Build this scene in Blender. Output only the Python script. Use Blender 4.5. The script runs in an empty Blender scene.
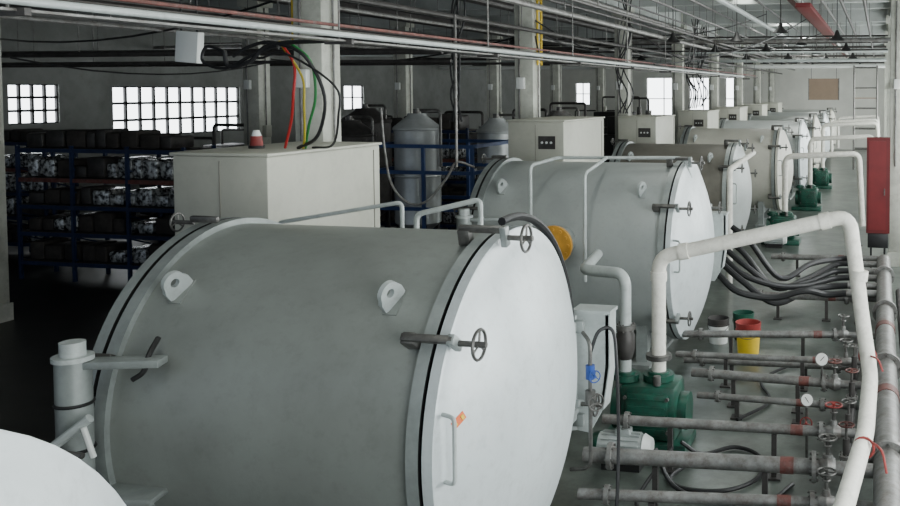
import bpy, bmesh, math, random
from mathutils import Vector, Matrix
random.seed(7)
V=Vector
S=bpy.context.scene
# ---------------------------------------------------------------- camera
cam=bpy.data.cameras.new('camera'); co=bpy.data.objects.new('camera',cam)
S.collection.objects.link(co); S.camera=co
cam.lens=36; cam.sensor_width=36; cam.shift_x=-0.2778; cam.shift_y=-0.1367; cam.clip_end=300
co.location=(0,0,3.85); co.rotation_euler=(math.radians(90-2.48),0,math.radians(11.3))

# ---------------------------------------------------------------- materials
def mat(name,col,rough=.5,metal=0.,var=0.,vscale=3.,bump=0.,col2=None,spec=None,stretch=None,lo=.35,hi=.65,grime=None,gscale=14,gamt=.5,glo=.5):
    m=bpy.data.materials.new(name); m.use_nodes=True
    nt=m.node_tree; b=nt.nodes['Principled BSDF']
    b.inputs['Base Color'].default_value=(*col,1); b.inputs['Roughness'].default_value=rough
    b.inputs['Metallic'].default_value=metal
    if spec is not None: b.inputs['Specular IOR Level'].default_value=spec
    if var>0 or col2:
        tc=nt.nodes.new('ShaderNodeTexCoord'); mp=nt.nodes.new('ShaderNodeMapping')
        nt.links.new(tc.outputs['Object'],mp.inputs['Vector'])
        if stretch: mp.inputs['Scale'].default_value=stretch
        n=nt.nodes.new('ShaderNodeTexNoise'); n.inputs['Scale'].default_value=vscale
        n.inputs['Detail'].default_value=8; n.inputs['Roughness'].default_value=.65
        nt.links.new(mp.outputs['Vector'],n.inputs['Vector'])
        r=nt.nodes.new('ShaderNodeValToRGB'); c2=col2 or tuple(c*(1-var) for c in col)
        r.color_ramp.elements[0].position=lo; r.color_ramp.elements[1].position=hi
        r.color_ramp.elements[0].color=(*c2,1); r.color_ramp.elements[1].color=(*col,1)
        nt.links.new(n.outputs['Fac'],r.inputs['Fac']); src=r.outputs['Color']
        if grime:
            n2=nt.nodes.new('ShaderNodeTexNoise'); n2.inputs['Scale'].default_value=gscale; n2.inputs['Detail'].default_value=10; n2.inputs['Roughness'].default_value=.75
            nt.links.new(mp.outputs['Vector'],n2.inputs['Vector'])
            r2=nt.nodes.new('ShaderNodeMapRange'); r2.inputs[1].default_value=glo; r2.inputs[2].default_value=glo+.25; r2.inputs[4].default_value=gamt
            nt.links.new(n2.outputs['Fac'],r2.inputs[0])
            mx=nt.nodes.new('ShaderNodeMix'); mx.data_type='RGBA'; mx.inputs[7].default_value=(*grime,1)
            nt.links.new(r2.outputs[0],mx.inputs[0]); nt.links.new(src,mx.inputs[6]); src=mx.outputs[2]
        nt.links.new(src,b.inputs['Base Color'])
        if bump>0:
            bp=nt.nodes.new('ShaderNodeBump'); bp.inputs['Strength'].default_value=bump
            bp.inputs['Distance'].default_value=.02
            nt.links.new(n.outputs['Fac'],bp.inputs['Height']); nt.links.new(bp.outputs['Normal'],b.inputs['Normal'])
    return m
def emis(name,col,st):
    m=bpy.data.materials.new(name); m.use_nodes=True; b=m.node_tree.nodes['Principled BSDF']
    b.inputs['Base Color'].default_value=(*col,1)
    b.inputs['Emission Color'].default_value=(*col,1); b.inputs['Emission Strength'].default_value=st
    return m
M_body=mat('tank_grey_paint',(.295,.32,.30),.40,.2,vscale=.7,bump=.02,col2=(.19,.20,.185),grime=(.12,.12,.11),gscale=9,gamt=.3,glo=.5,lo=.25,hi=.7,stretch=(1,1.4,1))
M_bodyL=mat('tank_light_paint',(.40,.43,.42),.42,.15,var=.25,vscale=1.5,grime=(.2,.21,.2),gscale=6,gamt=.5)
M_body3=mat('tank_brown_grey_paint',(.17,.16,.135),.5,.15,var=.3,vscale=1.5)
M_cream=mat('tank_cream_paint',(.58,.57,.50),.5,0,var=.2,vscale=1.5,grime=(.3,.28,.24),gscale=6,gamt=.5)
M_door=mat('door_silver_paint',(.60,.65,.66),.36,.1,var=.12,vscale=1.4,bump=.03,grime=(.33,.36,.36),gscale=9,gamt=.5)
M_ring=mat('flange_grey',(.33,.36,.35),.4,.3,var=.3,vscale=4)
M_dark=mat('dark_steel',(.035,.035,.035),.5,.5,var=.3)
M_steel=mat('worn_steel',(.17,.165,.155),.42,.6,var=.5,vscale=9)
M_white=mat('white_pipe_wrap',(.78,.76,.69),.6,0,var=.14,vscale=8,bump=.15,grime=(.35,.32,.27),gscale=12,gamt=.6)
M_tube=mat('light_tube_paint',(.48,.52,.51),.4,.1,var=.2,grime=(.2,.2,.19),gscale=9,gamt=.5)
M_pipe=mat('galvanised_pipe',(.25,.25,.24),.45,.3,var=.45,vscale=6,grime=(.08,.06,.05),gscale=10,gamt=.9,glo=.45)
M_pipeD=mat('dark_pipe',(.075,.07,.067),.5,.4,var=.4,vscale=6)
M_green=mat('pump_green',(.012,.10,.065),.36,.1,var=.6,vscale=5,grime=(.03,.04,.03),gscale=12,gamt=.8,glo=.45)
M_red=mat('red_paint',(.30,.035,.03),.5,0,var=.35,vscale=6)
M_redD=mat('hydrant_red_paint',(.20,.015,.018),.45,0,var=.2)
M_redF=mat('hydrant_red_frame',(.15,.012,.014),.45,0,var=.2)
M_rust=mat('rusty_red_band',(.17,.055,.045),.6,0,var=.5,vscale=12,grime=(.14,.13,.12),gscale=14,gamt=.9)
M_yel=mat('yellow_plastic',(.75,.52,.03),.45,0,var=.15)
M_org=mat('orange_flange',(.60,.30,.035),.5,0,var=.3,vscale=8)
M_blue=mat('blue_paint',(.010,.024,.08),.5,0,var=.4)
M_blue2=mat('frame_blue_paint',(.02,.055,.18),.5,0,var=.4)
M_vblue=mat('valve_blue',(.02,.07,.32),.45,0,var=.2)
M_rub=mat('black_rubber',(.012,.012,.013),.45,0)
M_cab=mat('cabinet_beige',(.48,.48,.41),.5,0,var=.12,vscale=1.5,grime=(.3,.29,.25),gscale=5,gamt=.4)
M_cabD=mat('cabinet_seam',(.25,.24,.21),.6)
M_con=mat('column_plaster',(.60,.61,.54),.85,0,var=.28,vscale=1.8,grime=(.22,.21,.18),gscale=4,gamt=.6)
M_ceil=mat('ceiling_plaster',(.46,.485,.47),.9,0,var=.25,vscale=1.2)
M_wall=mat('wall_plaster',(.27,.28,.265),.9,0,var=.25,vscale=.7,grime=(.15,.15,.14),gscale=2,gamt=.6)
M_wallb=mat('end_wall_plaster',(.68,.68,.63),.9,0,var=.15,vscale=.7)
M_floor=mat('floor_concrete',(.135,.155,.138),.30,0,col2=(.045,.055,.048),vscale=1.2,bump=.04,grime=(.018,.02,.018),gscale=3,gamt=.8,glo=.45)
M_shade=mat('left_floor_shade',(.03,.028,.026),.4,0,var=.5,vscale=2)  # near-black tone that stands in for shade on the left floor
M_box=mat('stock_dark',(.055,.047,.042),.8,0,var=.5,vscale=4)
M_wrap=mat('plastic_wrapped_stock',(.75,.77,.78),.2,.6,col2=(.05,.05,.055),vscale=10,lo=.42,hi=.58,bump=1.0)  # light blotches paint the wrap's highlights into its colour
M_brown=mat('brown_board',(.30,.22,.16),.7,0,var=.1)
M_glass=emis('bright_window_pane',(.92,.97,1.),6)
M_face=mat('gauge_face',(.8,.8,.77),.3)
M_hr=mat('red_hose',(.4,.02,.02),.4); M_hg=mat('green_hose',(.02,.2,.05),.4); M_hy=mat('yellow_hose',(.42,.34,.03),.4)
M_lab=mat('label_orange',(.7,.12,.02),.5)
M_ivory=mat('white_enamel',(.72,.74,.72),.4)

# ---------------------------------------------------------------- builder
class B:
    def __init__(s,name): s.n=name; s.bm=bmesh.new(); s.m=[]
    def mi(s,m):
        if m not in s.m: s.m.append(m)
        return s.m.index(m)
    def box(s,c,size,m,rot=None,bev=0.):
        i=s.mi(m); tmp=bmesh.new(); bmesh.ops.create_cube(tmp,size=1)
        for v in tmp.verts: v.co=V((v.co.x*size[0],v.co.y*size[1],v.co.z*size[2]))
        if bev>0: bmesh.ops.bevel(tmp,geom=tmp.edges[:],offset=bev,segments=2,affect='EDGES',profile=.5)
        R=Matrix.Identity(3)
        if rot is not None: R=rot
        mp={}
        for v in tmp.verts: mp[v]=s.bm.verts.new(R@v.co+V(c))
        for f in tmp.faces:
            nf=s.bm.faces.new([mp[v] for v in f.verts]); nf.material_index=i
        tmp.free(); return s
    def prism(s,pts,d,m):
        i=s.mi(m); d=V(d); a=[s.bm.verts.new(V(p)) for p in pts]; b=[s.bm.verts.new(V(p)+d) for p in pts]; n=len(pts)
        fs=[s.bm.faces.new(a[::-1]),s.bm.faces.new(b)]+[s.bm.faces.new([a[k],a[(k+1)%n],b[(k+1)%n],b[k]]) for k in range(n)]
        for f in fs: f.material_index=i
        return s
    def eye(s,o,R,w,h,t,rh,m,N=24):
        i=s.mi(m); o=V(o); out=[];inn=[]
        cz=h*.58
        for k in range(N):
            a=2*math.pi*k/N; dx,dz=math.cos(a),math.sin(a)
            rr=h*.42
            if dz>=-.05: p=(dx*rr,cz+dz*rr)
            else:
                px=dx*abs(cz/dz)
                p=(max(-w/2,min(w/2,px)), 0 if abs(px)<w/2 else max(0,cz+dz*(w/2)/max(abs(dx),1e-3)))
            out.append(p); inn.append((dx*rh,cz+dz*rh))
        def mk(p,q): return s.bm.verts.new(o+R@V((q,p[0],p[1])))
        A=[mk(p,-t/2) for p in out]; Bv=[mk(p,t/2) for p in out]; C=[mk(p,-t/2) for p in inn]; D=[mk(p,t/2) for p in inn]
        for k in range(N):
            j=(k+1)%N
            for q in ([A[k],A[j],C[j],C[k]],[Bv[k],D[k],D[j],Bv[j]],[A[k],Bv[k],Bv[j],A[j]],[C[k],C[j],D[j],D[k]]):
                f=s.bm.faces.new(q); f.material_index=i
        return s
    def lathe(s,prof,o,ax,m,seg=24,mats=None):
        o=V(o); ax=V(ax).normalized(); h=V((0,0,1)) if abs(ax.z)<.9 else V((1,0,0))
        u=ax.cross(h).normalized(); w=ax.cross(u); rings=[]
        for t,r in prof:
            if r<=1e-6: rings.append([s.bm.verts.new(o+ax*t)])
            else: rings.append([s.bm.verts.new(o+ax*t+(u*math.cos(2*math.pi*k/seg)+w*math.sin(2*math.pi*k/seg))*r) for k in range(seg)])
        for j in range(len(rings)-1):
            a,b=rings[j],rings[j+1]; i=s.mi(mats[j] if mats else m)
            for k in range(seg):
                k2=(k+1)%seg
                if len(a)==1 and len(b)==1: continue
                if len(a)==1: f=s.bm.faces.new([a[0],b[k],b[k2]])
                elif len(b)==1: f=s.bm.faces.new([a[k],b[0],a[k2]])
                else: f=s.bm.faces.new([a[k],b[k],b[k2],a[k2]])
                f.material_index=i
        return s
    def cyl(s,a,b,r,m,r2=None,seg=14):
        a=V(a);b=V(b);L=(b-a).length; r2=r if r2 is None else r2
        return s.lathe([(0,0),(0,r),(L,r2),(L,0)],a,b-a,m,seg)
    def tube(s,pts,r,m,seg=10,fillet=0.,n=5):
        P=[V(p) for p in pts]
        if fillet>0:
            Q=[P[0]]
            for j in range(1,len(P)-1):
                a,b,c=P[j-1],P[j],P[j+1]; f=min(fillet,(a-b).length*.48,(c-b).length*.48)
                p0=b+(a-b).normalized()*f; p1=b+(c-b).normalized()*f
                for k in range(n+1):
                    t=k/n; Q.append(p0*(1-t)**2+b*2*t*(1-t)+p1*t*t)
            Q.append(P[-1]); P=Q
        i=s.mi(m); rings=[]; u=None
        for j,p in enumerate(P):
            d=(P[min(j+1,len(P)-1)]-P[max(j-1,0)]).normalized()
            if u is None:
                h=V((0,0,1)) if abs(d.z)<.9 else V((1,0,0)); u=d.cross(h).normalized()
            else:
                u=(u-d*u.dot(d)); u.normalize()
            w=d.cross(u)
            rings.append([s.bm.verts.new(p+(u*math.cos(2*math.pi*k/seg)+w*math.sin(2*math.pi*k/seg))*r) for k in range(seg)])
        for j in range(len(rings)-1):
            a,b=rings[j],rings[j+1]
            for k in range(seg):
                k2=(k+1)%seg; f=s.bm.faces.new([a[k],b[k],b[k2],a[k2]]); f.material_index=i
        for rg in (rings[0][::-1],rings[-1]):
            f=s.bm.faces.new(rg); f.material_index=i
        return s
    def curve(s,pts,r,m,seg=8,n=6):
        P=[V(p) for p in pts]; P=[P[0]*2-P[1]]+P+[P[-1]*2-P[-2]]; Q=[]
        for j in range(1,len(P)-2):
            a,b,c,d=P[j-1:j+3]
            for k in range(n):
                t=k/n; Q.append(.5*((2*b)+(c-a)*t+(2*a-5*b+4*c-d)*t*t+(3*b-a-3*c+d)*t**3))
        Q.append(P[-2]); return s.tube(Q,r,m,seg)
    def torus(s,c,ax,R,r,m,seg=20,sg=6):
        c=V(c); ax=V(ax).normalized(); h=V((0,0,1)) if abs(ax.z)<.9 else V((1,0,0))
        u=ax.cross(h).normalized(); w=ax.cross(u); i=s.mi(m); rg=[]
        for k in range(seg):
            a=2*math.pi*k/seg; d=u*math.cos(a)+w*math.sin(a)
            rg.append([s.bm.verts.new(c+d*(R+r*math.cos(2*math.pi*q/sg))+ax*r*math.sin(2*math.pi*q/sg)) for q in range(sg)])
        for k in range(seg):
            a,b=rg[k],rg[(k+1)%seg]
            for q in range(sg):
                q2=(q+1)%sg; f=s.bm.faces.new([a[q],b[q],b[q2],a[q2]]); f.material_index=i
        return s
    def wheel(s,c,ax,R,m,hub=None,sp=3):
        c=V(c); ax=V(ax).normalized(); h=V((0,0,1)) if abs(ax.z)<.9 else V((1,0,0))
        u=ax.cross(h).normalized(); w=ax.cross(u)
        s.torus(c,ax,R,R*.11,m); s.cyl(c-ax*R*.25,c+ax*R*.25,R*.22,hub or m,seg=10)
        for k in range(sp):
            a=2*math.pi*k/sp+.4; s.cyl(c,c+(u*math.cos(a)+w*math.sin(a))*R,R*.08,m,seg=6)
        return s
    def flange(s,c,ax,R,m,t=.03,bolts=8,mb=None):
        c=V(c); ax=V(ax).normalized(); s.cyl(c-ax*t,c+ax*t,R,m,seg=24)
        h=V((0,0,1)) if abs(ax.z)<.9 else V((1,0,0)); u=ax.cross(h).normalized(); w=ax.cross(u)
        for k in range(bolts):
            a=2*math.pi*k/bolts; p=c+(u*math.cos(a)+w*math.sin(a))*R*.82
            s.cyl(p-ax*(t+.02),p+ax*(t+.02),R*.09,mb or M_steel,seg=6)
        return s
    def done(s,parent=None,ang=35):
        me=bpy.data.meshes.new(s.n)
        bmesh.ops.recalc_face_normals(s.bm,faces=s.bm.faces)
        s.bm.to_mesh(me); s.bm.free()
        for m in s.m: me.materials.append(m)
        for p in me.polygons: p.use_smooth=True
        me.set_sharp_from_angle(angle=math.radians(ang))
        o=bpy.data.objects.new(s.n,me); S.collection.objects.link(o)
        if parent: o.parent=parent
        return o

# ---------------------------------------------------------------- room
ZC=6.5; XL=-24; XR=2.6; YN=-3; YF=60
b=B('floor'); b.box(((XL+XR)/2,(YN+YF)/2,-.05),(XR-XL,YF-YN,.1),M_floor); b.done()
b=B('floor_shade_sheet'); b.box(((XL-6.3)/2,(YN+YF)/2,.003),(-6.3-XL-.2,YF-YN-.2,.006),M_shade); b.done()  # thin dark sheet, paints the left hall's shade onto the floor
b=B('ceiling'); b.box(((XL+XR)/2,(YN+YF)/2,ZC+.05),(XR-XL,YF-YN,.1),M_ceil); b.done()
def wall(name,axis,pos,lo,hi,wins,z1=ZC,m=None):
    b=B(name); t=.2; m=m or M_wall
    def seg(a0,a1,z0,z2):
        if a1-a0<.01 or z2-z0<.01: return
        if axis=='X': b.box((pos,(a0+a1)/2,(z0+z2)/2),(t,a1-a0,z2-z0),m)
        else: b.box(((a0+a1)/2,pos,(z0+z2)/2),(a1-a0,t,z2-z0),m)
    cur=lo
    for a0,a1,z0,z2 in sorted(wins):
        seg(cur,a0,0,z1); seg(a0,a1,0,z0); seg(a0,a1,z2,z1); cur=a1
    seg(cur,hi,0,z1); b.done()
wn=[0]
def window(axis,pos,a0,a1,z0,z2,nx,nz,out,f=.05):
    wn[0]+=1; b=B('window_%d'%wn[0])
    def bx(a,c,z,d,t,m,off=0):
        if axis=='X': b.box((pos+off,(a+c)/2,(z+d)/2),(t,c-a,d-z),m)
        else: b.box(((a+c)/2,pos+off,(z+d)/2),(c-a,t,d-z),m)
    for k in range(nx+1):
        x=a0+(a1-a0)*k/nx; bx(x-f/2,x+f/2,z0,z2,.08,M_dark)
    for k in range(nz+1):
        z=z0+(z2-z0)*k/nz; bx(a0,a1,z-f/2,z+f/2,.08,M_dark)
    bx(a0,a1,z0,z2,.01,M_glass,out*.06); b.done()
LW=[(20.9,22.5,2.9,4.05),(24.4,30.2,2.35,4.0),(37.0,38.6,3.0,4.1)]
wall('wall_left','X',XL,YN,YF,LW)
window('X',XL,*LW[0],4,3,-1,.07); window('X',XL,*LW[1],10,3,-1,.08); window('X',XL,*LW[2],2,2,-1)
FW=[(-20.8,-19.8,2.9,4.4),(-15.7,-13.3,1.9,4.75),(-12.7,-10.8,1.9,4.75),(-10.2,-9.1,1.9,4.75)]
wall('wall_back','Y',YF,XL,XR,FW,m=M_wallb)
for w in FW: window('Y',YF,*w,2,2,1,.06)
RW=[(y,y+4.6,1.2,4.6) for y in (-2,4.6,11.2,17.8,24.4,31,37.6,44.2,50.8)]
wall('wall_right','X',XR,YN,YF,RW)
for w in RW:
    window('X',XR,*w,4,2,1)
def column(x,y,w=.38,yel=0,name='concrete_column'):
    b=B(name); b.box((x,y,ZC/2),(w,w,ZC),M_con,bev=.015)
    b.box((x,y,.15),(w+.06,w+.06,.3),M_con)
    b.box((x,y,ZC-.55),(w+.12,w+.12,.25),M_con)
    if yel:
        xx=x+yel*(w/2+.06)
        b.cyl((xx,y-.1,4.35),(xx,y-.1,ZC),.022,M_yel)
        b.cyl((xx,y+.1,4.35),(xx,y+.1,ZC),.022,M_yel)
        for z in range(10): b.cyl((xx,y-.1,4.4+z*.2),(xx,y+.1,4.4+z*.2),.015,M_yel,seg=6)
    b.box((x+w/2+.05,y,2.9),(.1,.2,.28),M_cab,bev=.01); b.cyl((x+w/2+.03,y,3.04),(x+w/2+.03,y,ZC-.7),.015,M_pipe,seg=8)
    b.cyl((x-.08,y-w/2-.025,2.2),(x-.08,y-w/2-.025,ZC-.7),.018,M_pipe,seg=8)
    b.box((x-.05,y-w/2-.04,4.0),(.16,.08,.22),M_ivory,bev=.01)
    return b.done()
for n in range(8): column(-6.75,9.9+6.7*n,yel=(-1,1,0,0,0,0,0,0)[n])
for n in range(6): column(-14.5,12.2+6.7*n,.42)
for n in range(5): column(.42,20.3+7*n,.4)
k=0
for n in range(9):
    k+=1; b=B('trim_%d'%k); y=3.2+6.7*n; b.box(((XL+XR)/2,y,ZC-.2),(XR-XL-.2,.28,.4),M_ceil); b.done()
    k+=1; b=B('trim_%d'%k); b.box(((XL+XR)/2,y+3.35,ZC-.13),(XR-XL-.2,.2,.26),M_ceil); b.done()
for x in (-20,-14.5,-6.75,.42):
    k+=1; b=B('trim_%d'%k); b.box((x,(YN+YF)/2,ZC-.25),(.3,YF-YN-.3,.5),M_ceil); b.done()

# ---------------------------------------------------------------- tanks
def tank(xr,xf,yc,zc=1.53,R=1.3,mb=M_body,md=M_door,fr=(102,146,215,58,18,-25),rear=(100,150),detail=2,h=.31):
    b=B('horizontal_pressure_tank'); sg=96 if detail>1 else 64
    o=(0,yc,zc); Rb=R-.045; L=xf-xr
    def cap(x0,s,a,h,n=12):
        Rs=(a*a+h*h)/(2*h); P=[]
        for j in range(n+1):
            r=a*j/n
            P.append((x0+s*(math.sqrt(Rs*Rs-r*r)-(Rs-h)),r))
        return P
    P=cap(xr-.10,-1,R-.03,.34); mats=[md]*12
    P+= [(xr-.10,R),(xr-.02,R),(xr-.02,R-.035),(xr+.01,R-.035),(xr+.01,R),(xr+.10,R),(xr+.10,Rb)]
    mats+=[M_ring]*1+[M_ring]+[M_dark]*3+[M_ring]*2
    P+=[(xf-.11,Rb),(xf-.11,R),(xf-.025,R),(xf-.025,R-.04),(xf+.0,R-.04),(xf+.0,R),(xf+.07,R),(xf+.08,R-.02)]
    mats+=[mb,M_ring,M_ring,M_dark,M_dark,md,md,md]
    C=cap(xf+.08,1,R-.03,h)[::-1]; P+=C; mats+=[md]*13
    b.lathe(P,o,(1,0,0),mb,sg,mats)
    def rim(x,ang,r): a=math.radians(ang); return V((x,yc+math.cos(a)*r,zc+math.sin(a)*r))
    def rmat(ang):
        a=math.radians(ang); rad=V((0,math.cos(a),math.sin(a))); tan=V((1,0,0)).cross(rad)
        return Matrix((V((1,0,0)),tan,rad)).transposed()
    for a in fr:
        Rm=rmat(a)
        b.box(rim(xf-.17,a,R+.02),(.09,.08,.12),M_steel,Rm,.01)
        b.box(rim(xf-.03,a,R+.08),(.36,.05,.05),M_steel,Rm,.01)
        b.box(rim(xf+.13,a,R+.03),(.05,.07,.15),M_ring,Rm,.01)
        b.cyl(rim(xf+.1,a,R+.02),rim(xf+.34,a,R+.02),.02,M_steel,seg=8)
        b.wheel(rim(xf+.29,a,R+.02),(1,0,0),.095,M_steel)
    for a in rear:
        Rm=rmat(a)
        b.box(rim(xr,a,R+.05),(.24,.04,.05),M_steel,Rm,.01)
        b.cyl(rim(xr-.1,a,R+.02),rim(xr-.3,a,R+.02),.016,M_steel,seg=8)
        b.wheel(rim(xr-.25,a,R+.02),(1,0,0),.07,M_steel)
    for x in (xr+.45,xf-.45):
        for sgn in (-1,1):
            b.box((x,yc+sgn*.75*R/1.3,(zc-.75*R)/2),(.16,.14,zc-.72*R),M_ring)
        b.box((x,yc,zc-R*.93),(.18,R*1.25,.22),M_ring,bev=.02)
        b.box((x,yc,.03),(.3,R*1.5,.06),M_ring)
    if detail:
        for x in (xf-.42,xr+.33):
            for a in (133,47):
                Rm=rmat(a); p=rim(x,a,Rb-.01)
                b.box(p,(.10,.2,.03),mb,Rm)
                b.eye(p+Rm@V((0,0,.01)),Rm@Matrix.Rotation(.35,3,'Z'),.19,.19,.035,.032,M_tube)
    b.tube([(xf+.09,yc-R+.1,zc+.32),(xf+.19,yc-R+.06,zc+.32),(xf+.19,yc-R+.06,zc-.1),(xf+.09,yc-R+.1,zc-.1)],.014,M_tube,8,.04)
    yh=yc+R+.14
    b.cyl((xf+.0,yh,zc-.75),(xf+.0,yh,zc+.3),.075,M_tube,seg=18)
    for dz in (-.6,.2):
        b.box((xf+.03,yc+R-.05,zc+dz),(.09,.4,.10),M_tube,bev=.02)
        b.box((xf-.12,yh,zc+dz*.8),(.36,.12,.05),M_tube)
    yp=yc-R-.12; xp=xr-.0
    b.cyl((xp,yp,zc-.25),(xp,yp,zc+.58),.105,M_ring,seg=24)
    b.cyl((xp,yp,zc+.58),(xp,yp,zc+.61),.12,M_tube,seg=24)
    b.cyl((xp,yp,zc+.61),(xp,yp,zc+.70),.075,M_tube,seg=20)
    b.cyl((xp,yp,zc-.32),(xp,yp,zc-.25),.14,M_ring,seg=24)
    b.torus((xp,yp,zc+.3),(0,0,1),.107,.012,M_dark,24); b.torus((xp,yp,zc+.0),(0,0,1),.107,.012,M_dark,24)
    b.box((xp+.28,yp+.1,zc+.55),(.5,.14,.05),M_ring,Matrix.Rotation(.3,3,'Z'),.008)
    b.box((xp+.2,yp+.1,zc-.33),(.62,.28,.04),M_ring,Matrix.Rotation(.2,3,'Z'),.008)
    b.box((xp+.25,yp+.25,zc-.45),(.2,.3,.25),M_ring,bev=.01)
    b.cyl((xp-.15,yp-.2,zc-.05),(xp+.22,yp-.1,zc+.25),.03,M_tube,seg=10)
    b.cyl((xp-.2,yp-.16,zc+.05),(xp+.2,yp-.14,zc+.02),.02,M_steel,seg=8)
    b.cyl((xp+.2,yp-.13,zc+.2),(xp+.24,yp-.1,zc+.0),.018,M_ivory,seg=8)
    return b
b=tank(-5.11,-2.73,6.27,fr=(104,146,215,-20),rear=(100,156))
def plate(b,c,n,w,hh,m,t=.006,roll=0):
    n=V(n).normalized(); u=V((0,0,1)).cross(n).normalized(); w2=n.cross(u)
    R=Matrix((u,w2,n)).transposed()@Matrix.Rotation(roll,3,'Z'); b.box(c,(w,hh,t),m,R)
def domept(y,z,xf=-2.73,yc=6.27,zc=1.53,R=1.27,h=.31):
    r2=(y-yc)**2+(z-zc)**2; Rs=(R*R+h*h)/(2*h); s=math.sqrt(Rs*Rs-r2)
    return V((xf+.08+s-(Rs-h),y,z)), V((s,y-yc,z-zc))/Rs
p,n=domept(5.17,1.78); plate(b,p,n,.11,.055,M_lab,roll=.5)
u=V((0,0,1)).cross(n).normalized(); 
for q in (-.028,.028): plate(b,p+n*.005+u*q+V((0,0,q*.5)),n,.022,.03,M_yel,roll=.5)
pts=[]
for a in range(96,-25,-6):
    r=math.radians(a); pts.append((-2.70,6.27+math.cos(r)*1.375,1.53+math.sin(r)*1.375))
b.tube(pts,.032,M_rub,8)
b.curve([(-4.72,5.13,2.2),(-4.70,5.03,2.12),(-4.70,4.98,2.02),(-4.76,4.95,1.97)],.018,M_dark)
b.done()
b=tank(-5.6,-2.79,12.87,mb=M_bodyL,fr=(102,146,215,20)); 
b.cyl((-4.25,11.9,1.80),(-4.25,11.32,1.80),.19,M_ring,seg=20)
b.flange((-4.25,11.30,1.80),(0,1,0),.26,M_org,.03,12,M_org)
b.cyl((-4.25,11.26,1.80),(-4.25,11.22,1.80),.06,M_org)
b.done()
b=tank(-5.6,-3.1,19.5,1.6,1.12,mb=M_body3,md=M_bodyL,h=.26); b.done()
b=tank(-5.5,-2.84,26.0,1.6,1.2,mb=M_cream,md=M_cream,detail=1); b.done()
for n_,y in enumerate((32.6,39.2,45.8,52.4)):
    b=tank(-5.6,-2.78,y,1.55,1.27,mb=(M_bodyL,M_body)[n_%2],md=(M_door,M_cream)[n_%2],detail=0); b.done()
b=tank(-5.4,-3.06,1.93,detail=0,fr=(),rear=(),md=M_door); b.done()

def wing(yc,xf):
    b=B('door_swing_bracket'); Y=yc+1.40; z=1.28
    o=[(xf+.04,Y,z+.60),(xf+.36,Y,z+.56),(xf+.36,Y,z+.1),(xf+.30,Y,z-.3),(xf+.18,Y,z-.52),(xf+.04,Y,z-.5)]
    b.prism(o,(0,.035,0),M_tube)
    b.prism([(xf+.33,Y,z+.56),(xf+.37,Y,z+.56),(xf+.37,Y,z+.1),(xf+.31,Y,z-.3),(xf+.28,Y,z-.3),(xf+.33,Y,z+.1)],(0,.2,0),M_tube)
    b.box((xf+.2,Y+.1,z+.585),(.36,.24,.03),M_tube)
    b.box((xf+.08,Y+.05,z+.45),(.12,.2,.12),M_ring,bev=.02); b.box((xf+.08,Y+.05,z-.4),(.12,.2,.12),M_ring,bev=.02)
    return b
b=wing(6.27,-2.73); b.done(); b=wing(12.87,-2.79); b.done()
b=B('drain_valve')
b.tube([(-2.62,7.35,.55),(-2.42,7.3,.6),(-2.42,7.3,1.7),(-2.52,7.4,1.75)],.018,M_steel,8,.08)
b.cyl((-2.42,7.3,1.38),(-2.42,7.3,1.5),.04,M_vblue); b.cyl((-2.42,7.3,1.44),(-2.35,7.2,1.44),.014,M_vblue,seg=6)
b.wheel((-2.34,7.18,1.44),(1,-1,0),.05,M_vblue)
b.cyl((-2.42,7.3,1.17),(-2.42,7.3,1.28),.045,M_steel); b.wheel((-2.33,7.18,1.22),(1,-1,0),.07,M_steel); b.cyl((-2.42,7.3,1.22),(-2.33,7.18,1.22),.014,M_steel,seg=6)
b.curve([(-2.42,7.3,1.6),(-2.36,7.35,1.78),(-2.25,7.4,1.78),(-2.2,7.35,1.5),(-2.17,7.3,.9),(-2.15,7.15,.3),(-2.2,7.1,.03)],.016,M_rub)
b.done()

b=B('guard_rail'); 
b.tube([(-5.6,7.55,2.3),(-5.6,7.55,2.60),(-4.42,7.75,2.80),(-4.42,7.75,2.2)],.02,M_tube,10,.06)
b.tube([(-4.3,7.8,2.2),(-4.3,7.8,2.68),(-3.72,7.95,2.82),(-3.72,7.95,2.2)],.026,M_tube,10,.06)
b.tube([(-4.42,7.75,2.2),(-4.42,7.75,0)],.022,M_tube); b.tube([(-5.6,7.55,2.3),(-5.6,7.55,0)],.022,M_tube); b.tube([(-3.72,7.95,2.2),(-3.72,7.95,0)],.028,M_tube)
b.done()
b=B('guard_rail')
b.tube([(-4.6,11.38,1.7),(-4.6,11.38,2.85),(-4.55,12.3,2.89),(-2.75,12.6,2.89),(-2.65,12.6,2.6)],.024,M_tube,10,.1)
b.tube([(-3.85,11.42,1.3),(-3.85,11.42,2.75),(-3.85,12.4,2.89)],.024,M_tube,10,.1)
b.done()

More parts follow.
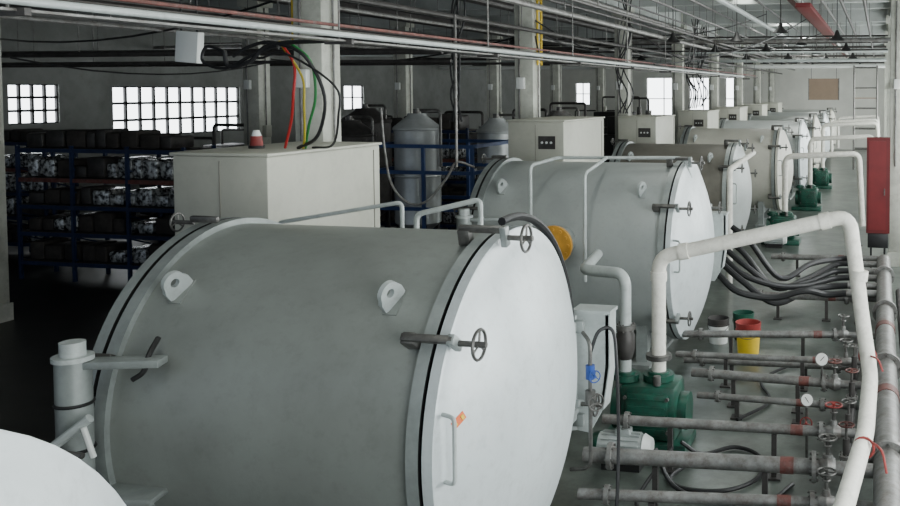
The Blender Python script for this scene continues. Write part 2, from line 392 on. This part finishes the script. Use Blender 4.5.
# ---------------------------------------------------------------- cabinets
def cabinet(x0,x1,y0,y1,ztop,beacon=False,zb=.9):
    b=B('control_cabinet'); cx,cy=(x0+x1)/2,(y0+y1)/2
    b.box((cx,cy,(zb+ztop)/2),(x1-x0,y1-y0,ztop-zb),M_cab,bev=.02)
    b.box((cx,cy,ztop+.015),(x1-x0+.04,y1-y0+.04,.03),M_cab,bev=.008)
    for x in (x0+.08,x1-.08):
        for y in (y0+.08,y1-.08): b.box((x,y,zb/2),(.1,.1,zb),M_dark)
    b.box((x0+(x1-x0)*.5,y0-.003,(zb+ztop)/2),(.008,.01,ztop-zb-.1),M_cabD)
    b.box((x1+.003,y0+(y1-y0)*.93,(zb+ztop)/2),(.01,.008,ztop-zb-.1),M_cabD)
    b.box((x0+(x1-x0)*.45,y0-.02,ztop-.9),(.025,.03,.14),M_dark)
    if beacon:
        xx,yy=x0+.4,y0+.7
        b.cyl((xx,yy,ztop+.03),(xx,yy,ztop+.06),.08,M_dark); b.cyl((xx,yy,ztop+.06),(xx,yy,ztop+.16),.065,M_red,.055); b.cyl((xx,yy,ztop+.16),(xx,yy,ztop+.22),.05,M_ivory,.03)
    else:
        b.box((x0+(x1-x0)*.7,y0-.006,ztop-.35),(.3,.012,.22),M_pipeD)
        for q in (-.08,0,.08): b.cyl((x0+(x1-x0)*.7+q,y0-.01,ztop-.35),(x0+(x1-x0)*.7+q,y0-.03,ztop-.35),.02,M_ivory,seg=10)
    return b.done()
cabinet(-6.80,-5.75,7.62,9.6,3.22,True)
cabinet(-6.2,-5.2,14.35,16.6,3.33)
for y in (20.9,27.5,34.1,40.7,47.3): cabinet(-6.2,-5.25,y,y+2,3.2)

# ---------------------------------------------------------------- right-hand pipework
b=B('main_pipeline')
b.tube([(.1,3.5,.5),(.1,18.0,.5)],.13,M_pipe,20)
for y in (5.5,8.2,11,13.8,16.5): b.flange((.1,y,.5),(0,1,0),.19,M_pipe,.03,8)
for y in (6.8,9.8,12.6): b.cyl((.1,y,.5),(.1,y+.2,.5),.137,M_rust,seg=20)
for y in (4.5,9.5,12.3,15): b.box((.1,y,.18),(.14,.12,.36),M_dark)
b.tube([(.36,3.5,.35),(.36,15.9,.35)],.07,M_pipeD,14)
b.done()
def branch(x0,y0,x1,y1,z,r,valve=True,red=True,gauge=False,wm=M_steel,m=M_pipe):
    b=B('branch_pipe'); p0=V((x0,y0,z)); p1=V((x1,y1,z)); d=(p1-p0).normalized()
    b.tube([p0,p1],r,m,14); b.tube([p1,V((-.03,p1.y,z))],r*.9,m,12)
    b.flange(p0+d*.25,d,r*1.7,m,.02,6); b.flange(p1-d*.12,d,r*1.9,m,.02,6)
    if red:
        q=p1-d*.36; b.cyl(q-d*.06,q+d*.06,r*1.06,M_rust)
    if valve:
        b.lathe([(0,0),(0,r*1.1),(.07,r*1.6),(.14,r*1.1),(.14,0)],p1-d*.07,d,m,14)
        b.cyl(p1,p1+V((0,0,.26)),.018,M_steel); b.cyl(p1,p1+V((0,0,.12)),r*.9,m,r*.6)
        b.wheel(p1+V((0,0,.27)),(0,0,1),.08,wm); b.torus(p1+V((0,0,.2)),(0,0,1),.03,.01,M_steel)
    if gauge:
        q=p1-d*.15; b.cyl(q,q+V((0,0,.22)),.014,M_steel,seg=8)
        g=q+V((0,0,.28)); n=V((0,-1,.35)).normalized()
        b.cyl(g-n*.02,g+n*.02,.085,M_steel,seg=20); b.cyl(g+n*.02,g+n*.026,.072,M_face,seg=20)
        b.box(g+n*.03,(.008,.006,.09),M_rub,Matrix.Rotation(.7,3,'Y'))
    for t in (.3,.75):
        q=p0.lerp(p1,t); b.box((q.x,q.y,(z-r)/2),(.05,.05,z-r),M_pipeD); b.box((q.x,q.y,.01),(.14,.14,.02),M_pipeD)
    return b.done()
branch(-2.7,12.3,-.48,12.7,.42,.05)
branch(-2.6,11.4,-.4,11.5,.4,.04)
branch(-2.25,10.75,-.5,10.65,.38,.055,gauge=True,wm=M_rust)
branch(-2.1,10.35,-.5,10.3,.24,.04,valve=False)
branch(-2.75,8.7,-.42,8.8,.5,.05,wm=M_red)
branch(-2.65,7.8,-.43,7.95,.5,.072)
branch(-2.55,7.35,-.42,7.6,.34,.05,valve=True)
branch(-2.6,11.9,-.4,12.0,.18,.05,valve=False,red=False)
branch(-2.2,15.0,-.4,15.1,.4,.06); branch(-2.2,18.6,-.4,18.7,.4,.06)
b=B('pressure_gauge'); b.cyl((-.72,9.3,.0),(-.72,9.3,.55),.016,M_steel); b.wheel((-.72,9.2,.42),(0,1,0),.06,M_red)
g=V((-.72,9.3,.63)); n=V((.1,-1,.3)).normalized(); b.cyl(g-n*.02,g+n*.02,.07,M_steel,seg=20); b.cyl(g+n*.02,g+n*.027,.06,M_face,seg=20); b.box(g+n*.03,(.007,.005,.07),M_rub,Matrix.Rotation(-.6,3,'Y'))
b.done()
b=B('valve_manifold')
for y0 in (8.35,9.0,10.0,11.0,13.3,14.4):
    b.cyl((-.28,y0,0),(-.28,y0,.62),.035,M_pipeD); b.flange((-.28,y0,.45),(0,0,1),.07,M_pipe,.015,6); b.wheel((-.28,y0,.75),(0,0,1),.07,random.choice((M_steel,M_rust,M_steel))); b.cyl((-.28,y0,.62),(-.28,y0,.76),.014,M_steel)
b.tube([(-.28,8.2,.3),(-.28,14.6,.3)],.045,M_pipeD,12)
b.done()

b=B('white_transfer_pipe')
b.tube([(-2.33,9.38,.8),(-2.33,9.38,2.06),(-.3,9.4,2.56),(-.16,9.35,1.5),(-.07,9.0,1.02),(-.1,7.9,.85),(-.22,6.7,.8),(-.36,5.6,.7)],.078,M_white,18,.16,6)
b.cyl((-2.33,9.38,.95),(-2.33,9.38,1.0),.14,M_steel,seg=18)
b.cyl((-2.33,9.38,1.8),(-2.33,9.38,1.9),.09,M_white,seg=18); b.cyl((-.2,9.36,1.9),(-.19,9.36,2.0),.092,M_white,seg=18)
b.cyl((-2.1,9.38,2.12),(-2.0,9.38,2.14),.09,M_white,seg=18); b.cyl((-.6,9.4,2.485),(-.5,9.4,2.51),.09,M_white,seg=18)
for q in ((-.1,9.15,1.17),(-.11,7.6,.84)): b.torus(q,(0,1,-.2),.084,.012,M_red,16,6)
b.curve([(-.1,9.1,1.2),(.0,8.95,1.2),(.05,8.9,1.1)],.01,M_red); b.curve([(-.05,7.6,.9),(.04,7.5,.86),(.08,7.4,.72)],.011,M_red)
b.done()
b=B('suction_pipe')
b.tube([(-3.6,11.2,1.72),(-3.25,9.6,1.84),(-2.68,9.3,1.88),(-2.68,9.3,.8)],.062,M_tube,16,.16,6)
b.flange((-2.68,9.3,1.3),(0,0,1),.11,M_steel,.025,6); b.lathe([(0,.07),(.1,.1),(.25,.1),(.35,.07)],(-2.68,9.3,.95),(0,0,1),M_pipeD,16)
b.done()
def wpipe(x0,x1,y,z):
    b=B('white_transfer_pipe')
    b.tube([(x0,y,.8),(x0,y,z),(x1,y,z+.1),(x1+.1,y,.5)],.075,M_white,14,.2,5)
    b.cyl((x0,y,z-.35),(x0,y,z-.2),.095,M_white,seg=14); return b.done()
wpipe(-2.33,-.5,22.6,2.2); wpipe(-2.2,-.2,29.2,2.3); wpipe(-2.2,-.1,35.8,2.5); wpipe(-2.2,-.1,42.4,2.4); wpipe(-2.2,-.1,49,2.4)
b=B('white_transfer_pipe'); b.tube([(-2.9,17.5,0),(-2.9,17.5,2.3),(-2.9,20.9,2.4)],.06,M_white,12,.15); b.done()

def pump(x,y,z=0,motor=True):
    b=B('vacuum_pump'); 
    b.box((x,y,.06),(.95,.6,.12),M_green,bev=.01)
    b.box((x+.05,y,.42),(.62,.5,.6),M_green,bev=.06)
    b.box((x+.05,y-.26,.42),(.46,.05,.44),M_green,bev=.02)
    for dx in (-.18,.28):
        for dz in (.25,.6): b.cyl((x+dx,y-.27,dz),(x+dx,y-.31,dz),.02,M_steel,seg=6)
    b.cyl((x+.36,y,.4),(x+.46,y,.4),.2,M_green,seg=24)
    b.cyl((x-.26,y,.4),(x-.36,y,.4),.24,M_green,seg=24)
    b.lathe([(0,0),(0,.12),(.03,.17),(.09,.17),(.09,.12),(.12,.12),(.12,0)],(x+.12,y,.7),(0,0,1),M_green,20)
    b.lathe([(0,0),(0,.1),(.03,.14),(.09,.14),(.09,.1),(.12,.1),(.12,0)],(x-.22,y-.08,.7),(0,0,1),M_green,20)
    b.cyl((x+.15,y-.2,.72),(x+.15,y-.2,.82),.04,M_steel); 
    for k in range(5): b.box((x+.05,y-.285,.26+.08*k),(.4,.012,.02),M_green)
    b.done()
    if motor:
        b=B('electric_motor'); my=y-.62; mx=x-.1
        b.cyl((mx-.25,my,.21),(mx+.22,my,.21),.13,M_tube,seg=24)
        for k in range(16):
            a=2*math.pi*k/16; b.box((mx-.02,my+math.cos(a)*.135,.21+math.sin(a)*.135),(.4,.012,.03),M_tube,Matrix.Rotation(a-math.pi/2,3,'X'))
        b.cyl((mx+.22,my,.21),(mx+.3,my,.21),.14,M_ivory,.1,24); b.cyl((mx-.25,my,.21),(mx-.33,my,.21),.14,M_green,.11,24)
        b.box((mx,my,.36),(.16,.12,.08),M_tube,bev=.01); b.box((mx,my,.05),(.4,.26,.1),M_dark); b.done()
pump(-2.45,9.38); pump(-2.42,22.6); pump(-2.3,29.2,motor=False); pump(-2.3,35.8,motor=False)

b=B('rubber_hoses')
for k,(x0,y0,z0,x1,y1) in enumerate([(-2.75,16.2,1.15,-.5,17.6),(-2.7,15.9,1.0,-.5,16.9),(-2.65,15.5,.9,-.45,16.3),(-2.6,15.0,.9,-.5,15.6),(-2.7,16.6,1.3,-.5,18.2),(-2.6,14.6,.8,-.5,15.0)]):
    b.curve([(x0,y0,z0),(x0+.35,y0-.1,z0-.25),(x0+.9,y0-.1+.1*k%.3,.3+.07*(k%3)),(x0+1.4,(y0+y1)/2,.3+.05*k),(x1-.35,y1,.46),(x1,y1,.5)],.055,M_rub,10)
    b.cyl((x1-.02,y1,.5),(x1+.5,y1,.5),.06,M_pipe)
b.done()
b=B('floor_cable')
b.curve([(-2.0,9.0,.2),(-1.8,9.1,.05),(-1.5,9.4,.03),(-1.2,9.2,.03),(-1.15,8.7,.03),(-1.4,8.35,.03),(-1.8,8.3,.03),(-2.0,8.5,.03),(-1.9,8.9,.03)],.022,M_rub)
b.curve([(-2.1,8.3,.4),(-1.9,8.2,.1),(-1.5,8.1,.03),(-1.0,8.2,.03),(-.8,8.6,.03)],.022,M_rub)
b.curve([(-2.1,7.1,.03),(-2.0,7.6,.03),(-2.2,8.0,.03),(-2.0,8.6,.3)],.02,M_rub)
b.curve([(-1.6,10.2,.03),(-1.3,10.9,.03),(-1.5,11.7,.03),(-1.1,12.6,.03)],.02,M_rub)
b.done()

def bucket(x,y,r,h,m,rim=None,name='paint_bucket'):
    b=B(name)
    b.lathe([(0,0),(0,r*.82),(h*.72,r*.94),(h*.72,r*.99),(h*.78,r*.99),(h*.78,r*.95),(h,r),(h,r*.93),(h*.15,r*.8),(h*.15,0)],(x,y,0),(0,0,1),m,28,
       [m,m,rim or m,rim or m,rim or m,rim or m,rim or m,rim or m,m])
    pts=[(x+r*math.cos(a),y-r*1.02*math.sin(a)*.9,h*.75-.1*math.sin(a)) for a in [math.pi*k/10 for k in range(11)]]
    b.tube(pts,.005,M_steel,6); return b.done()
bucket(-1.87,12.98,.19,.46,M_yel,M_red)
bucket(-2.4,13.45,.17,.38,M_ivory,M_pipeD)
bucket(-2.05,13.7,.17,.42,M_green,M_green)

b=B('fire_hose_cabinet')
b.box((-.02,19.2,1.88),(.48,.3,2.0),M_redF)
b.box((-.04,19.04,1.88),(.36,.02,1.86),M_redD)
b.box((.11,19.02,1.75),(.025,.03,.14),M_steel)
b.box((-.02,19.2,.72),(.42,.28,.3),M_rub,bev=.01)
for dx in (-.16,.12):
    for dy in (-.1,.1): b.box((dx,19.2+dy,.29),(.04,.04,.58),M_rub)
b.done()

# ---------------------------------------------------------------- overhead services
b=B('overhead_conduit')
b.tube([(-4.5,2.5,4.33),(-4.5,30,4.33)],.024,M_tube,12)
b.tube([(-4.62,2.5,4.42),(-4.62,34,4.42)],.014,M_rust,8)
b.tube([(-4.56,2.5,4.36),(-4.56,34,4.36)],.016,M_pipeD,8)
b.box((-4.56,16,4.28),(.16,27,.015),M_pipe)
pts=[(-4.6,2.5+i*.75,4.31-.035*(i%2)) for i in range(38)]
b.curve(pts,.012,M_rub,6,3)
for y in range(4,34,3):
    b.cyl((-4.56,y,4.26),(-4.56,y,ZC),.008,M_pipe,seg=6); b.box((-4.56,y,4.27),(.26,.04,.04),M_pipeD)
b.done()
b=B('overhead_pipes_and_wires')  # also holds the sagging wires and hanging cable bundles
for x,z,r,m in ((-5.4,5.2,.05,M_pipe),(-5.7,5.45,.035,M_pipeD),(-3.2,5.7,.06,M_tube),(-8.6,4.9,.06,M_pipeD),(-11,5.1,.05,M_pipeD),(-2.1,6.0,.06,M_rust),(-1.85,5.95,.05,M_ivory),(-8.0,5.7,.1,M_pipeD),(-4.2,5.9,.03,M_pipeD),(-.8,5.7,.04,M_pipeD),(-9.8,4.7,.03,M_pipe),(-6.2,4.95,.04,M_pipeD),(-7.4,5.0,.03,M_pipe),(-12.5,5.2,.07,M_pipeD),(-5.0,5.6,.02,M_pipeD),(-2.7,5.85,.025,M_pipeD),(-1.3,5.9,.03,M_pipe),(-3.7,5.35,.02,M_pipeD),(-5.9,5.7,.05,M_pipe),(-.3,5.5,.03,M_pipeD),(-10.4,5.5,.12,M_pipeD),(-4.8,5.3,.03,M_pipeD)):
    b.tube([(x,1,z),(x,58,z)],r,m,10)
    for y in range(5,56,5): b.cyl((x,y,z),(x,y,ZC),.01,M_pipe,seg=6)
for y,z,r,m in ((13.6,4.5,.05,M_pipeD),(13.9,4.35,.03,M_pipeD),(16,4.65,.03,M_pipe),(18,4.75,.05,M_pipeD),(20,4.5,.03,M_pipeD),(22,4.9,.05,M_pipeD),(24,5.05,.03,M_pipeD),(26,5.3,.06,M_pipe),(27.5,5.5,.03,M_pipeD),(29,5.15,.03,M_pipeD),(31,5.5,.04,M_pipeD),(33,5.3,.07,M_tube),(36.5,5.6,.05,M_pipeD),(40,5.2,.08,M_tube),(43,5.5,.05,M_pipeD),(46,5.1,.1,M_ivory),(50,5.4,.06,M_pipeD)):
    x1=-7 if y<25 else 2
    b.tube([(-23.8,y,z),(x1,y,z)],r,m,10)
    for x in range(-22,int(x1),4): b.cyl((x,y,z),(x,y,ZC),.01,M_pipe,seg=6)
for (x0,y0,z0,x1,y1,z1) in ((-6.5,16.4,5.2,-4.56,20,4.4),(-6.5,23,5.4,-3,24,5.9),(-6.5,29.5,5.3,-2,31,5.8),(-6.5,16.4,5.0,-6.5,23,5.1),(-6.5,23,5.0,-6.5,29.7,5.2),(-14.1,18.9,4.6,-6.98,16.6,4.9),(-14.1,12.2,4.7,-6.98,10,5.1),(-14,25.6,4.9,-6.98,23.3,5.2),(-4.56,12,4.4,-6.5,16.4,4.9),(-14.1,12.4,4.4,-14.1,18.7,4.5),(-6.5,23,5.6,-4.56,26,4.5),(-4.56,18,4.4,-2.1,26,5.9)):
    P=[]
    for i in range(9):
        t=i/8; P.append((x0+(x1-x0)*t,y0+(y1-y0)*t,z0+(z1-z0)*t-.27*4*t*(1-t)))
    b.tube(P,.016,M_rub,6)
for x,y in ((-6.2,21.3),(-5.8,27.7),(-7.5,15),(-6.2,31)):
    for k in range(5): b.curve([(x+.06*k,y,ZC-.4),(x-.1+random.uniform(0,.35),y,5.2),(x-.2+random.uniform(0,.4),y,4.4),(x-.1+random.uniform(0,.4),y,3.8),(x-.1+.06*k,y,3.3)],.018,M_rub)
b.done()
b=B('duct_tray'); b.box((-1.6,24,5.65),(.32,10,.1),M_redF,bev=.01)
for y in range(20,29,3):
    b.cyl((-1.72,y,5.6),(-1.72,y,ZC),.012,M_pipe,seg=6); b.cyl((-1.48,y,5.6),(-1.48,y,ZC),.012,M_pipe,seg=6)
b.done()
for x in (-1.05,-2.45,-3.55,-5.2,-9.5):
    for y in (22.5,28.5,35.4,41.5,48.4):
        b=B('pendant_lamp'); z=5.15+(.2 if x==-2.45 else 0)
        b.cyl((x,y,z+.15),(x,y,ZC),.012,M_dark,seg=6)
        b.lathe([(0,.03),(.05,.05),(.12,.07),(.25,.2),(.25,.19),(.12,.05)],(x,y,z+.2),(0,0,-1),M_dark,18)
        b.lathe([(0,0),(.03,.045),(.08,.04),(.1,0)],(x,y,z+.08),(0,0,-1),M_ivory,12); b.done()
b=B('hanging_light_box'); b.box((-7.42,8.6,4.33),(.28,.1,.34),M_ivory,Matrix.Rotation(.08,3,'Y'),.01); b.cyl((-7.52,8.6,4.45),(-7.52,8.6,ZC),.012,M_dark); b.cyl((-7.32,8.6,4.45),(-7.32,8.6,ZC),.012,M_dark); b.done()
b=B('air_hoses')
b.curve([(-5.9,8.1,4.3),(-5.78,8.1,4.1),(-5.8,8.1,3.8),(-5.9,8.2,3.55),(-6.05,8.3,3.26)],.014,M_hr)
b.curve([(-5.85,8.1,4.35),(-5.6,8.1,4.15),(-5.55,8.1,3.8),(-5.7,8.2,3.5),(-5.85,8.35,3.26)],.014,M_hg)
b.curve([(-5.95,8.1,4.35),(-5.7,8.1,4.0),(-5.68,8.1,3.7),(-5.75,8.2,3.4),(-5.84,8.3,3.26)],.012,M_hy)
b.curve([(-6.4,8.0,4.2),(-6.2,8.0,4.3),(-5.95,8.0,4.33),(-5.6,8.0,4.2),(-5.45,8.1,3.8),(-5.6,8.2,3.4),(-5.9,8.3,3.26)],.018,M_rub)
b.curve([(-6.5,8.0,4.25),(-6.45,8.0,4.1),(-6.2,8.0,4.15),(-6.0,8.0,4.3),(-5.5,8.0,4.34),(-4.56,8.0,4.33)],.022,M_rub)
b.curve([(-6.3,8.0,4.25),(-6.1,8.0,4.18),(-5.8,8.0,4.22),(-5.3,8.05,3.9),(-5.3,8.1,3.6),(-5.5,8.3,3.3),(-5.8,8.4,3.26)],.012,M_rub)
b.curve([(-6.5,8.0,4.25),(-6.7,8.0,4.3),(-6.75,8.0,4.15),(-6.5,8.0,4.08),(-6.2,8.0,4.2),(-5.9,8.0,4.3)],.016,M_rub)
b.done()
b=B('hanging_cable'); b.curve([(-7.1,11.9,3.6),(-7.05,11.9,3.0),(-6.95,11.9,2.5),(-6.75,12,2.22),(-6.45,12,2.25),(-6.15,12.05,2.6),(-6.0,12.05,2.82),(-5.75,12.1,2.75)],.018,M_pipe); b.cyl((-6.0,12.05,2.75),(-6.0,12.05,4.95),.02,M_pipe); b.done()

# ---------------------------------------------------------------- left hall equipment
def shelf(x0,x1,y,ztop,d=.8):
    b=B('storage_rack')
    n=3
    for k in range(n+1):
        x=x0+(x1-x0)*k/n
        for dy in (0,d): b.box((x,y+dy,ztop/2),(.06,.06,ztop),M_blue)
        for z in range(1,6): b.cyl((x,y,ztop*z/6),(x,y+d,ztop*(z-.6)/6),.015,M_blue,seg=6)
    lv=[.35,.95,1.5,2.05,ztop-.1]
    for z in lv:
        for dy in (0,d): b.box(((x0+x1)/2,y+dy,z),(x1-x0,.05,.08),M_blue if z!=lv[3] else M_rust)
        b.box(((x0+x1)/2,y+d/2,z+.03),(x1-x0,d,.03),M_box)
    for li,z in enumerate(lv):
        x=x0+.1
        while x<x1-.35:
            w=random.uniform(.22,.5); hh=random.uniform(.2,.42)
            m=M_wrap if (x>x0+(x1-x0)*.5 and li in(2,3)) else random.choice((M_box,M_wrap,M_pipeD,M_box) if li<4 else (M_box,M_pipeD))
            b.box((x+w/2,y+d/2,z+.05+hh/2),(w*.92,d*.8,hh),m,Matrix.Rotation(random.uniform(-.08,.08),3,'Z'),.05); x+=w
    return b.done()
shelf(-17.2,-13.3,15.2,2.75); shelf(-22.5,-18.5,17,2.75); shelf(-13.2,-10.4,21.5,2.9)
def vtank(x,y,r,z0,z1,m):
    b=B('vertical_storage_tank')
    b.lathe([(0,0),(0,r*.4),(.25,r),(z1-z0-.3,r),(z1-z0-.22,r*1.05),(z1-z0-.2,r),(z1-z0,r*.45),(z1-z0+.06,r*.4),(z1-z0+.06,0)],(x,y,z0),(0,0,1),m,32)
    b.torus((x,y,z1-.25),(0,0,1),r,.03,m,32); b.torus((x,y,(z0+z1)/2),(0,0,1),r,.02,m,32)
    b.cyl((x,y,z1),(x,y,z1+.15),.08,M_steel); b.tube([(x,y,z1+.12),(x+.5,y,z1+.12),(x+.5,y,z1-1)],.03,M_steel,8,.1)
    for k in range(4):
        a=math.pi/4+k*math.pi/2; b.cyl((x+r*.85*math.cos(a),y+r*.85*math.sin(a),0),(x+r*.85*math.cos(a),y+r*.85*math.sin(a),z0+.4),.05,M_dark)
    return b.done()
M_sst=mat('stainless_tank',(.75,.78,.78),.25,.55,var=.25,vscale=2)
vtank(-9.0,16.4,.45,1.0,3.35,M_sst); vtank(-8.3,18.6,.42,1.0,3.2,M_sst); vtank(-10.6,16.6,.5,.9,3.2,M_pipeD); vtank(-11.6,18.8,.55,.9,3.4,M_pipeD); vtank(-7.9,21.5,.5,1,3.3,M_pipe)
b=B('blue_steel_frame')
for x in (-9.6,-8.5,-7.5):
    for y in (15.7,17.6): b.box((x,y,1.4),(.06,.06,2.8),M_blue2)
for z in (1.6,2.3,2.8):
    for y in (15.7,17.6): b.box((-8.55,y,z),(2.15,.05,.07),M_blue2)
    for x in (-9.6,-7.5): b.box((x,16.65,z),(.05,1.9,.07),M_blue2)
b.done()
def machine(x,y,w,d,h,m):
    b=B('processing_machine'); b.box((x,y,h*.35),(w,d,h*.7),m,bev=.04); b.box((x-w*.1,y,h*.8),(w*.6,d*.7,h*.25),m,bev=.04)
    b.cyl((x+w*.3,y,h*.7),(x+w*.3,y,h),.12,M_steel); b.box((x,y-d/2-.02,h*.45),(w*.5,.04,h*.25),M_pipe,bev=.01)
    for k in range(3): b.cyl((x-w*.3+k*w*.2,y-d/2,h*.2),(x-w*.3+k*w*.2,y-d/2-.08,h*.2),.06,M_steel)
    b.tube([(x-w*.3,y,h*.9),(x-w*.3,y,h*1.15),(x+w*.3,y,h*1.15),(x+w*.3,y,h)],.04,M_pipeD,8,.1)
    return b.done()
for a in ((-11.5,14.6,1.8,1,2.2),(-16,20.0,2,1.2,2.6),(-19,22,2.4,1.2,2.2),(-12.2,25,2.0,1.2,2.8),(-17,28,2.4,1.4,2.6),(-10,28,2,1.4,3.0),(-9.5,34,2.2,1.4,3.1),(-12,41,3,1.5,3.1),(-20,12.5,2,1,2),(-21.5,27,2,2,2.2),(-9.5,23.5,1.6,1.2,2.9),(-18.5,34,3,1.5,2.6),(-15.5,48,4,1.6,2.4)):
    machine(*a,random.choice((M_pipeD,M_box,M_pipeD,M_dark)))
b=B('hanging_board'); b.box((-3.1,51,3.95),(1.7,.05,1.2),M_brown); 
for x in (-3.8,-2.4): b.cyl((x,51,4.5),(x,51,ZC),.02,M_pipe,seg=6)
for x in (-3.94,-2.26): b.box((x,50.98,3.95),(.05,.07,1.24),M_pipe)
b.done()
b=B('scaffold_tower')
for x in (-1.25,-.15):
    for y in (44.6,45.6): b.cyl((x,y,0),(x,y,5.1),.04,M_steel)
for z in (1,2,3,4,5): 
    for y in (44.6,45.6): b.cyl((-1.25,y,z),(-.15,y,z),.03,M_steel)
b.box((-.7,45.1,3.5),(1.1,1,.05),M_brown); b.done()

# ---------------------------------------------------------------- light
w=bpy.data.worlds.new('world'); S.world=w; w.use_nodes=True
w.node_tree.nodes['Background'].inputs[0].default_value=(.75,.86,1,1); w.node_tree.nodes['Background'].inputs[1].default_value=.6
def area(name,loc,rot,sx,sy,e,col):
    l=bpy.data.lights.new(name,'AREA'); l.shape='RECTANGLE'; l.size=sx; l.size_y=sy; l.energy=e; l.color=col
    o=bpy.data.objects.new(name,l); S.collection.objects.link(o); o.location=loc; o.rotation_euler=rot; return o
R90=math.radians(90)
for w_ in RW:
    area('window_light',(XR-.15,(w_[0]+w_[1])/2,2.9),(0,R90,0),3.4,4.6,(200 if w_[0]<25 else 360),(.95,1,.955))
for y in (0,6.6,13.2,19.8): area('fill_light',(-3.5,y+2,6.2),(0,0,0),.5,4,66,(.97,1,.93))  # added soft fill above the view, no fixture modelled
for y in (32,42,52): area('fill_light',(-3.5,y,6.42),(0,0,0),.3,3,150,(.98,1,.94))  # added fill to brighten the far end of the hall
